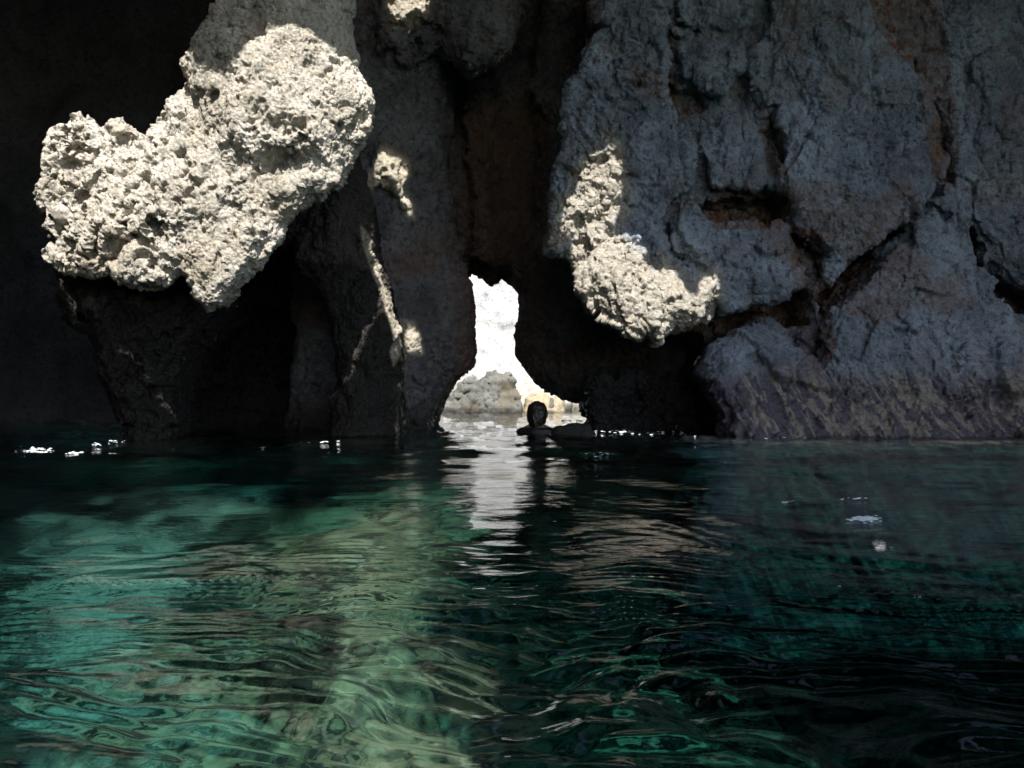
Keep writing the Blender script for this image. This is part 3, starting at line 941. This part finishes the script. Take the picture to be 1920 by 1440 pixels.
Y = RY0 + (np.arange(ny_) + 0.5) * RH
XX, YY = np.meshgrid(X, Y, indexing='ij')
PP = np.stack([XX.ravel(), YY.ravel(), np.zeros(XX.size)], axis=1).astype(f32)
und = (6.85 + 0.25 * fbm(PP, 0.8, 4, 701)).reshape(nx_, ny_)
top = (7.75 + 0.2 * fbm(PP, 0.9, 4, 702)).reshape(nx_, ny_)
for k, zz in enumerate(zt):
    # shafts follow the sun: shift the mask sideways with height
    sx_ = (zz - ZR) / TO_SUN[2] * TO_SUN[0] / RH
    sy_ = (zz - ZR) / TO_SUN[2] * TO_SUN[1] / RH
    ax_ = np.clip(np.round(np.arange(nx_) - sx_).astype(int), 0, nx_ - 1)
    ay_ = np.clip(np.round(np.arange(ny_) - sy_).astype(int), 0, ny_ - 1)
    m = np.clip(Fd[np.ix_(ax_, ay_)], -1, 1) * 0.06
    v = np.maximum(np.maximum(und - zz, zz - top), m)
    v[:3], v[-3:], v[:, :3], v[:, -3:] = 0.1, 0.1, 0.1, 0.1
    Vv[:, :, k] = v
Vv[:, :, 0] = np.maximum(Vv[:, :, 0], 0.02)
Vv[:, :, -1] = np.maximum(Vv[:, :, -1], 0.02)
V, Q = surface_nets(Vv, (0, 0, 0), 1.0)
V = np.stack([RX0 + (V[:, 0] + 0.5) * RH, RY0 + (V[:, 1] + 0.5) * RH, 6.55 + V[:, 2] * 0.08], axis=1)
roof = mesh_obj("cave_roof_gobo", V, Q, M_mid, attrs={"stain": np.zeros(len(V)), "wet": np.zeros(len(V))})
tag(roof, kind="structure")

# ------------------------------------------------------------------ water: one closed body, rippled on top
def ang_list():
    a = list(np.linspace(-38, 38, 820))
    a += list(np.linspace(38, 322, 72))[1:-1]
    return np.radians(np.array(a))


ANG = ang_list()
inv = np.linspace(1 / 0.55, 1 / 19.0, 620)
RAD = np.concatenate([[0.12, 0.25, 0.4], 1 / inv, [21, 23, 25, 28, 34, 45, 60]])
AA, RR = np.meshgrid(ANG, RAD, indexing='ij')
WX, WY = RR * np.sin(AA), RR * np.cos(AA)
P = np.stack([WX.ravel(), WY.ravel(), np.zeros(WX.size)], axis=1).astype(f32)
rad = RR.ravel().astype(f32)
warpx = 0.50 * vnoise(P, 0.9, 801) + 0.11 * vnoise(P, 2.6, 802) + 0.03 * vnoise(P, 7, 805)
# curved crests: swell wraps round the rocks
U = P.copy()
U[:, 1] = P[:, 1] + 0.10 * P[:, 0] + 0.10 * P[:, 0] ** 2 * sstep(0, -3, P[:, 0]) + warpx


def lod(lam):
    return sstep(1.0, 0.35, rad ** 2 / (CAM_H * 804.0) / (lam * 0.35))


patch = 0.55 + 0.9 * sstep(-0.25, 0.35, fbm(P, 0.9, 2, 803))
zw = 0.022 * fbm(U, (0.5, 1.0, 1), 2, 810)
zw += 0.0060 * vnoise(U, (2.0, 3.4, 1), 811)
zw += 0.0078 * patch * vnoise(U, (6.5, 9.5, 1), 812) * lod(0.08)
zw += 0.0062 * patch * vnoise(U, (13.0, 19.0, 1), 813) * lod(0.05)
zw += 0.0026 * patch * vnoise(U, (24.0, 36.0, 1), 814) * lod(0.03)
zw += 0.055 * sstep(5.5, 9.5, rad) * fbm(P, (1.9, 3.6, 1), 4, 815, 0.65)
zw += 0.012 * sstep(3, 7, rad) * vnoise(P, (3.5, 6, 1), 816)
zw += 0.008 * sstep(3.5, 7, rad) * vnoise(P, (6.5, 11, 1), 817)
zw += 0.0028 * np.exp(-((P[:, 0] + 0.05) / 0.5) ** 2) * sstep(0.8, 1.2, rad) * sstep(4.5, 2.5, rad) * vnoise(U, (8, 17, 1), 818)
train = sstep(0.0, 0.25, fbm(P, (0.8, 0.8, 1), 2, 820) + 0.30 * np.exp(-((P[:, 0] + 0.1) / 0.45) ** 2) + 0.16)
ph = U[:, 1] + 0.022 * vnoise(P, (2.2, 3.0, 1), 821) + 0.02 * vnoise(P, 1.2, 823)
zw += 0.0046 * (1 - 0.68 * np.exp(-((P[:, 0] - 0.02) / 0.16) ** 2)) * train * sstep(2.8, 1.3, rad) * np.sin(2 * np.pi * 21 * ph) * (0.6 + 0.8 * vnoise(U, (5, 8, 1), 822))
zw = zw * sstep(0.3, 0.9, rad)
P[:, 2] = zw
na, nr = AA.shape
ii = (np.arange(na)[:, None] * nr + np.arange(nr - 1)[None, :])
jj = (((np.arange(na) + 1) % na)[:, None] * nr + np.arange(nr - 1)[None, :])
Qt = np.stack([ii, ii + 1, jj + 1, jj], axis=-1).reshape(-1, 4)
# centre cap, skirt and bottom as quads (degenerate-free)
base = len(P)
ZB = -5.0
rim = P[np.arange(na) * nr + nr - 1].copy()
rim[:, 2] = ZB
inner = P[np.arange(na) * nr].copy()
inner[:, 2] = ZB
P2 = np.concatenate([P, rim, inner])
k0 = np.arange(na)
k1 = (k0 + 1) % na
rimt0, rimt1 = k0 * nr + nr - 1, k1 * nr + nr - 1
Qs = np.stack([rimt0, base + k0, base + k1, rimt1], axis=1)
Qb = np.stack([base + k0, base + na + k0, base + na + k1, base + k1], axis=1)
faces = np.concatenate([Qt, Qs, Qb])[:, ::-1]
m, nt, N, L = new_mat("sea_water")
out = N.new("ShaderNodeOutputMaterial")
geo = N.new("ShaderNodeNewGeometry")
mp = N.new("ShaderNodeMapping")
mp.inputs["Scale"].default_value = (0.6, 1.0, 1.0)
L.new(geo.outputs["Position"], mp.inputs["Vector"])
n1 = N.new("ShaderNodeTexNoise")
n1.inputs["Scale"].default_value = 14
n1.inputs["Detail"].default_value = 4
n1.inputs["Roughness"].default_value = 0.5
L.new(mp.outputs[0], n1.inputs["Vector"])
bp = N.new("ShaderNodeBump")
bp.inputs["Strength"].default_value = 0.35
bp.inputs["Distance"].default_value = 0.012
L.new(n1.outputs[0], bp.inputs["Height"])
fr = N.new("ShaderNodeFresnel")
fr.inputs["IOR"].default_value = 1.333
L.new(bp.outputs[0], fr.inputs["Normal"])
gl = N.new("ShaderNodeBsdfGlossy")
gl.inputs["Roughness"].default_value = 0.02
L.new(bp.outputs[0], gl.inputs["Normal"])
rf = N.new("ShaderNodeBsdfRefraction")
rf.inputs["IOR"].default_value = 1.333
rf.inputs["Roughness"].default_value = 0.0
L.new(bp.outputs[0], rf.inputs["Normal"])
tr = N.new("ShaderNodeBsdfTransparent")
mx1 = N.new("ShaderNodeMixShader")
mx1.inputs[0].default_value = 0.70
L.new(tr.outputs[0], mx1.inputs[1])
L.new(rf.outputs[0], mx1.inputs[2])
mx2 = N.new("ShaderNodeMixShader")
L.new(fr.outputs[0], mx2.inputs[0])
L.new(mx1.outputs[0], mx2.inputs[1])
L.new(gl.outputs[0], mx2.inputs[2])
L.new(mx2.outputs[0], out.inputs["Surface"])
va = N.new("ShaderNodeVolumeAbsorption")
va.inputs["Color"].default_value = (0.42, 0.82, 0.82, 1)
va.inputs["Density"].default_value = 0.7
L.new(va.outputs[0], out.inputs["Volume"])
M_water = m

me_faces = faces
centre = len(P2)
P3 = np.concatenate([P2, np.array([[0, 0, 0], [0, 0, ZB]], dtype=f32)])
me = bpy.data.meshes.new("water")
me.vertices.add(len(P3))
me.vertices.foreach_set("co", P3.astype(f32).ravel())
T1 = np.stack([k0 * nr, k1 * nr, np.full(na, centre)], axis=1)[:, ::-1]
T2 = np.stack([base + na + k0, base + na + k1, np.full(na, centre + 1)], axis=1)
lv = np.concatenate([me_faces.ravel(), T1.ravel(), T2.ravel()])
ls = np.concatenate([np.arange(len(me_faces)) * 4, len(me_faces) * 4 + np.arange(len(T1) + len(T2)) * 3])
me.loops.add(len(lv))
me.loops.foreach_set("vertex_index", lv.astype(np.int32))
me.polygons.add(len(ls))
me.polygons.foreach_set("loop_start", ls.astype(np.int32))
sm = np.ones(len(ls), dtype=bool)
sm[len(Qt):] = False
me.polygons.foreach_set("use_smooth", sm)
me.update(calc_edges=True)
me.validate()
me.materials.append(M_water)
water = bpy.data.objects.new("water", me)
sc.collection.objects.link(water)
tag(water, kind="structure")

# ------------------------------------------------------------------ swimmer
def plain_mat(name, col, rough=0.5, spec=0.5):
    m, nt, N, L = new_mat(name)
    out = N.new("ShaderNodeOutputMaterial")
    b = N.new("ShaderNodeBsdfPrincipled")
    L.new(b.outputs[0], out.inputs[0])
    n = N.new("ShaderNodeTexNoise")
    n.inputs["Scale"].default_value = 30
    r = N.new("ShaderNodeMix")
    r.data_type = 'RGBA'
    r.inputs[6].default_value = (*col, 1)
    r.inputs[7].default_value = (*[c * 0.7 for c in col], 1)
    L.new(n.outputs[0], r.inputs[0])
    L.new(r.outputs[2], b.inputs["Base Color"])
    b.inputs["Roughness"].default_value = rough
    b.inputs["Specular IOR Level"].default_value = spec
    return m


class Field:
    def __init__(s, lo, hi, h):
        s.lo, s.h = np.array(lo, dtype=f32), h
        s.ax = [np.arange(a, b, h, dtype=f32) for a, b in zip(lo, hi)]
        s.V = np.full([len(a) for a in s.ax], 0.5, dtype=f32)

    def cap(s, a, b, ra, rb=None, k=0.02, sq=(1, 1, 1)):
        """smooth-union a tapered capsule"""
        rb = ra if rb is None else rb
        a, b = np.array(a, dtype=f32), np.array(b, dtype=f32)
        m = max(ra, rb) * 1.3 + k * 2 + 3 * s.h
        sl = []
        for q in range(3):
            l0, h0 = min(a[q], b[q]) - m, max(a[q], b[q]) + m
            sl.append(slice(max(0, int((l0 - s.lo[q]) / s.h)), max(1, int((h0 - s.lo[q]) / s.h) + 2)))
        G = np.stack(np.meshgrid(*[s.ax[q][sl[q]] for q in range(3)], indexing='ij'), -1)
        ab = b - a
        t = np.clip(((G - a) @ ab) / (ab @ ab + 1e-9), 0, 1)[..., None]
        d = np.linalg.norm((G - a - t * ab) / np.array(sq, dtype=f32), axis=-1) - (ra + (rb - ra) * t[..., 0])
        cur = s.V[tuple(sl)]
        hh = np.clip(0.5 + 0.5 * (cur - d) / k, 0, 1)
        s.V[tuple(sl)] = cur * (1 - hh) + d * hh - k * hh * (1 - hh)

    def dent(s, c, r, k=0.01):
        c = np.array(c, dtype=f32)
        sl = [slice(max(0, int((c[q] - r - 0.04 - s.lo[q]) / s.h)), int((c[q] + r + 0.04 - s.lo[q]) / s.h) + 1) for q in range(3)]
        G = np.stack(np.meshgrid(*[s.ax[q][sl[q]] for q in range(3)], indexing='ij'), -1)
        d = -(np.linalg.norm(G - c, axis=-1) - r)
        cur = s.V[tuple(sl)]
        s.V[tuple(sl)] = np.maximum(cur, d)

    def mesh(s):
        return surface_nets(s.V, s.lo, s.h)


def hand(f, wr, fwd, side, up):
    """palm and five fingers; fwd/side/up are unit vectors, side points to the thumb"""
    wr, fwd, side, up = (np.array(v, dtype=float) for v in (wr, fwd, side, up))
    for o_ in (-0.028, -0.01, 0.01, 0.028):
        f.cap(wr + side * o_ * 0.6, wr + fwd * 0.085 + side * o_, 0.017, 0.013, k=0.012)
    for o_, ln in ((0.031, 0.072), (0.010, 0.082), (-0.011, 0.076), (-0.031, 0.058)):
        p0 = wr + fwd * 0.088 + side * o_
        p1 = p0 + (fwd + side * o_ * 3) * ln * 0.45 - up * 0.004
        p2 = p1 + (fwd * 0.9 + side * o_ * 3 - up * 0.35) * ln * 0.32
        p3 = p2 + (fwd * 0.75 + side * o_ * 3 - up * 0.6) * ln * 0.25
        f.cap(p0, p1, 0.0105, 0.0095, k=0.004)
        f.cap(p1, p2, 0.0095, 0.009, k=0.003)
        f.cap(p2, p3, 0.009, 0.008, k=0.003)
    t0 = wr + fwd * 0.025 + side * 0.03
    t1 = t0 + side * 0.032 + fwd * 0.028
    f.cap(t0, t1, 0.014, 0.012, k=0.008)
    f.cap(t1, t1 + fwd * 0.03 + side * 0.008, 0.0115, 0.009, k=0.004)


SWX, SWY = wx(1008, 8.9), 8.9
hc = np.array([0, 0.01, 0.245])          # head centre; the figure looks away from the camera (+y)


def limbs(f, e=0.0, suit=False):
    k = 0.035
    f.cap((0, -0.03, 0.10), (0, 0.0, 0.17), 0.058 + e, 0.052 + e, k=0.02)
    for q in (-1, 1):
        f.cap((q * 0.02, -0.035, 0.135), (q * 0.15, -0.05, 0.06), 0.042 + e, 0.05 + e, k=0.03)
    f.cap((-0.13, -0.05, 0.045), (0.13, -0.05, 0.045), 0.062 + e, k=k)
    f.cap((0, -0.06, 0.0), (0, -0.12, -0.20), 0.135 + e, 0.120 + e, k=0.06, sq=(1.15, 0.8, 1))
    f.cap((0, -0.12, -0.20), (0, -0.22, -0.44), 0.120 + e, 0.135 + e, k=0.06, sq=(1.1, 0.85, 1))
    for sd_, el, wr in ((-1, (-0.36, 0.02, -0.06), (-0.50, 0.18, -0.02)), (1, (0.38, 0.0, -0.07), (0.55, 0.14, -0.05))):
        f.cap((sd_ * 0.17, -0.05, 0.035), el, 0.052 + e, 0.042 + e, k=0.03)
        f.cap(el, wr, 0.041 + e, 0.029 + e, k=0.012)
    for sd_, kn, an in ((-1, (-0.16, -0.20, -0.86), (-0.20, -0.62, -0.98)), (1, (0.15, -0.40, -0.84), (0.20, -0.60, -1.22))):
        f.cap((sd_ * 0.09, -0.24, -0.46), kn, 0.088 + e, 0.058 + e, k=0.04)
        f.cap(kn, an, 0.057 + e, 0.038 + e, k=0.02)


bodyf = Field((-0.80, -0.98, -1.42), (0.84, 0.52, 0.44), 0.0095)
limbs(bodyf)
bodyf.cap(hc + (0, -0.012, 0.012), hc + (0, 0.012, 0.0), 0.086, 0.082, k=0.03, sq=(0.92, 1.08, 1.22))
bodyf.cap(hc + (0, 0.05, -0.085), hc + (0, 0.03, -0.05), 0.036, 0.050, k=0.03)                 # jaw
bodyf.cap(hc + (0, 0.098, 0.0), hc + (0, 0.112, -0.028), 0.011, 0.016, k=0.015)               # nose
bodyf.cap(hc + (-0.022, 0.090, -0.062), hc + (0.022, 0.090, -0.062), 0.009, k=0.008)           # lips
for q in (-1, 1):
    bodyf.dent(hc + (q * 0.032, 0.112, 0.004), 0.022)
    bodyf.cap(hc + (q * 0.032, 0.085, 0.004), hc + (q * 0.032, 0.086, 0.004), 0.012, k=0.003)   # eyes
    bodyf.cap(hc + (q * 0.100, 0.0, 0.018), hc + (q * 0.092, 0.004, -0.028), 0.017, 0.011, k=0.008, sq=(0.7, 1.3, 1))   # ears
hand(bodyf, (-0.50, 0.18, -0.02), (-0.55, 0.83, 0.0), (0.83, 0.55, 0), (0, 0, 1))
hand(bodyf, (0.55, 0.14, -0.05), (0.6, 0.8, 0.0), (-0.8, 0.6, 0), (0, 0, 1))
for sd_, an in ((-1, (-0.20, -0.62, -0.98)), (1, (0.20, -0.60, -1.22))):
    a_ = np.array(an)
    bodyf.cap(a_ + (0, -0.02, 0.01), a_ + (sd_ * 0.02, -0.16, -0.10), 0.034, 0.024, k=0.02, sq=(1.2, 1, 0.9))
    bodyf.cap(a_ + (sd_ * 0.02, -0.16, -0.10), a_ + (sd_ * 0.02, -0.20, -0.14), 0.024, 0.018, k=0.01, sq=(1.4, 1, 0.8))
Vb, Qb_ = bodyf.mesh()
person = mesh_obj("person", Vb, Qb_, plain_mat("skin", (0.30, 0.19, 0.14), 0.4))
tag(person, "swimmer in a black wetsuit seen from behind, head above water at the tunnel exit", "person")
suitf = Field((-0.80, -0.98, -1.42), (0.84, 0.32, 0.16), 0.0125)
limbs(suitf, 0.007)
suitf.V[:, :, -3:] = np.maximum(suitf.V[:, :, -3:], 0.01)
Vs, Qs_ = suitf.mesh()
wetsuit = mesh_obj("wetsuit", Vs, Qs_, plain_mat("neoprene", (0.012, 0.012, 0.014), 0.35), person)
hairf = Field((-0.18, -0.20, 0.02), (0.18, 0.18, 0.44), 0.008)
hairf.cap(hc + (0, -0.022, 0.018), hc + (0, 0.000, 0.014), 0.106, 0.102, k=0.03, sq=(0.95, 1.08, 1.14))
hairf.cap(hc + (0, -0.05, -0.03), hc + (0, -0.07, -0.15), 0.085, 0.065, k=0.04)
G_ = np.stack(np.meshgrid(*hairf.ax, indexing='ij'), -1).reshape(-1, 3)
face = (G_[:, 1] - 0.045 - 0.6 * np.clip(G_[:, 2] - hc[2] - 0.05, 0, 1)).reshape(hairf.V.shape)
strands = (0.010 * ridged(G_, (38, 26, 9), 2, 901) + 0.012 * fbm(G_, 12, 2, 902)).reshape(hairf.V.shape)
hairf.V = np.maximum(hairf.V - strands, face)
Vh, Qh = hairf.mesh()
hair = mesh_obj("hair", Vh, Qh, plain_mat("dark_wet_hair", (0.018, 0.012, 0.009), 0.45), person)
person.location = (SWX, SWY, -0.06)
person.rotation_euler = (0, 0, -0.25)
person.scale = (1.08, 1.08, 1.08)

# ------------------------------------------------------------------ foam on the water, plus white blobs standing in for glints
m, nt, N, L = new_mat("foam_white")
out = N.new("ShaderNodeOutputMaterial")
b = N.new("ShaderNodeBsdfPrincipled")
b.inputs["Base Color"].default_value = (0.82, 0.84, 0.86, 1)
b.inputs["Roughness"].default_value = 0.6
L.new(b.outputs[0], out.inputs[0])
ICO = None
rng = random.Random(11)
FO = [(70, 846, 30, 6, 26), (140, 851, 14, 4, 8), (183, 835, 8, 3, 5), (215, 829, 14, 3, 4), (590, 831, 45, 4, 4), (492, 842, 6, 2, 2),
      (1120, 801, 10, 8, 26), (1165, 810, 26, 4, 16), (1225, 815, 40, 3, 5), (1300, 819, 50, 3, 1), (1072, 790, 34, 2, 12), (1010, 806, 20, 6, 14), (1060, 764, 22, 3, 14),
      (1365, 848, 16, 3, 6), (1120, 855, 24, 4, 5), (1470, 944, 14, 3, 4), (1600, 938, 24, 2, 6), (1622, 976, 22, 5, 60), (1650, 1031, 11, 8, 22), (1574, 1106, 4, 4, 3), (1720, 1126, 14, 5, 7),
      (850, 1082, 26, 4, 5), (1500, 822, 90, 2, 2)]
vs, fs = [], []
nv = 0
u_ = np.linspace(0, 2 * math.pi, 9)[:-1]
for cx_, cy_, rx_, ry_, n_ in FO:
    for q in range(n_ * 2):
        r1, r2 = rng.gauss(0, 0.5), rng.gauss(0, 0.5)
        py = cy_ + r2 * ry_
        Dw = F * CAM_H / (py - HZ)
        X0, Y0 = wx(cx_ + r1 * rx_, Dw), Dw
        sz_ = rng.uniform(0.6, 1.9) / F * Dw * (1.4 if n_ > 40 else 1)
        for ring, (rr, zz) in enumerate(((1.0, -0.02), (0.85, 0.45), (0.45, 0.75))):
            for a_ in u_:
                e_ = rr * sz_ * (1 + 0.35 * rng.random())
                vs.append((X0 + e_ * math.cos(a_) * 1.9, Y0 + e_ * math.sin(a_), 0.006 + zz * sz_ * 0.7))
        vs.append((X0, Y0, 0.006 + 0.8 * sz_ * 0.7))
        for ring in range(2):
            for a_ in range(8):
                i0, i1 = nv + ring * 8 + a_, nv + ring * 8 + (a_ + 1) % 8
                fs.append((i0, i1, i1 + 8, i0 + 8))
        for a_ in range(8):
            fs.append((nv + 16 + a_, nv + 16 + (a_ + 1) % 8, nv + 24))
        nv += 25
me = bpy.data.meshes.new("foam")
me.from_pydata(vs, [], fs)
me.polygons.foreach_set("use_smooth", [True] * len(me.polygons))
me.materials.append(m)
foam = bpy.data.objects.new("foam", me)
sc.collection.objects.link(foam)
tag(foam, "scattered white foam, splashes and glint blobs floating on the dark water", "foam", kind="stuff")
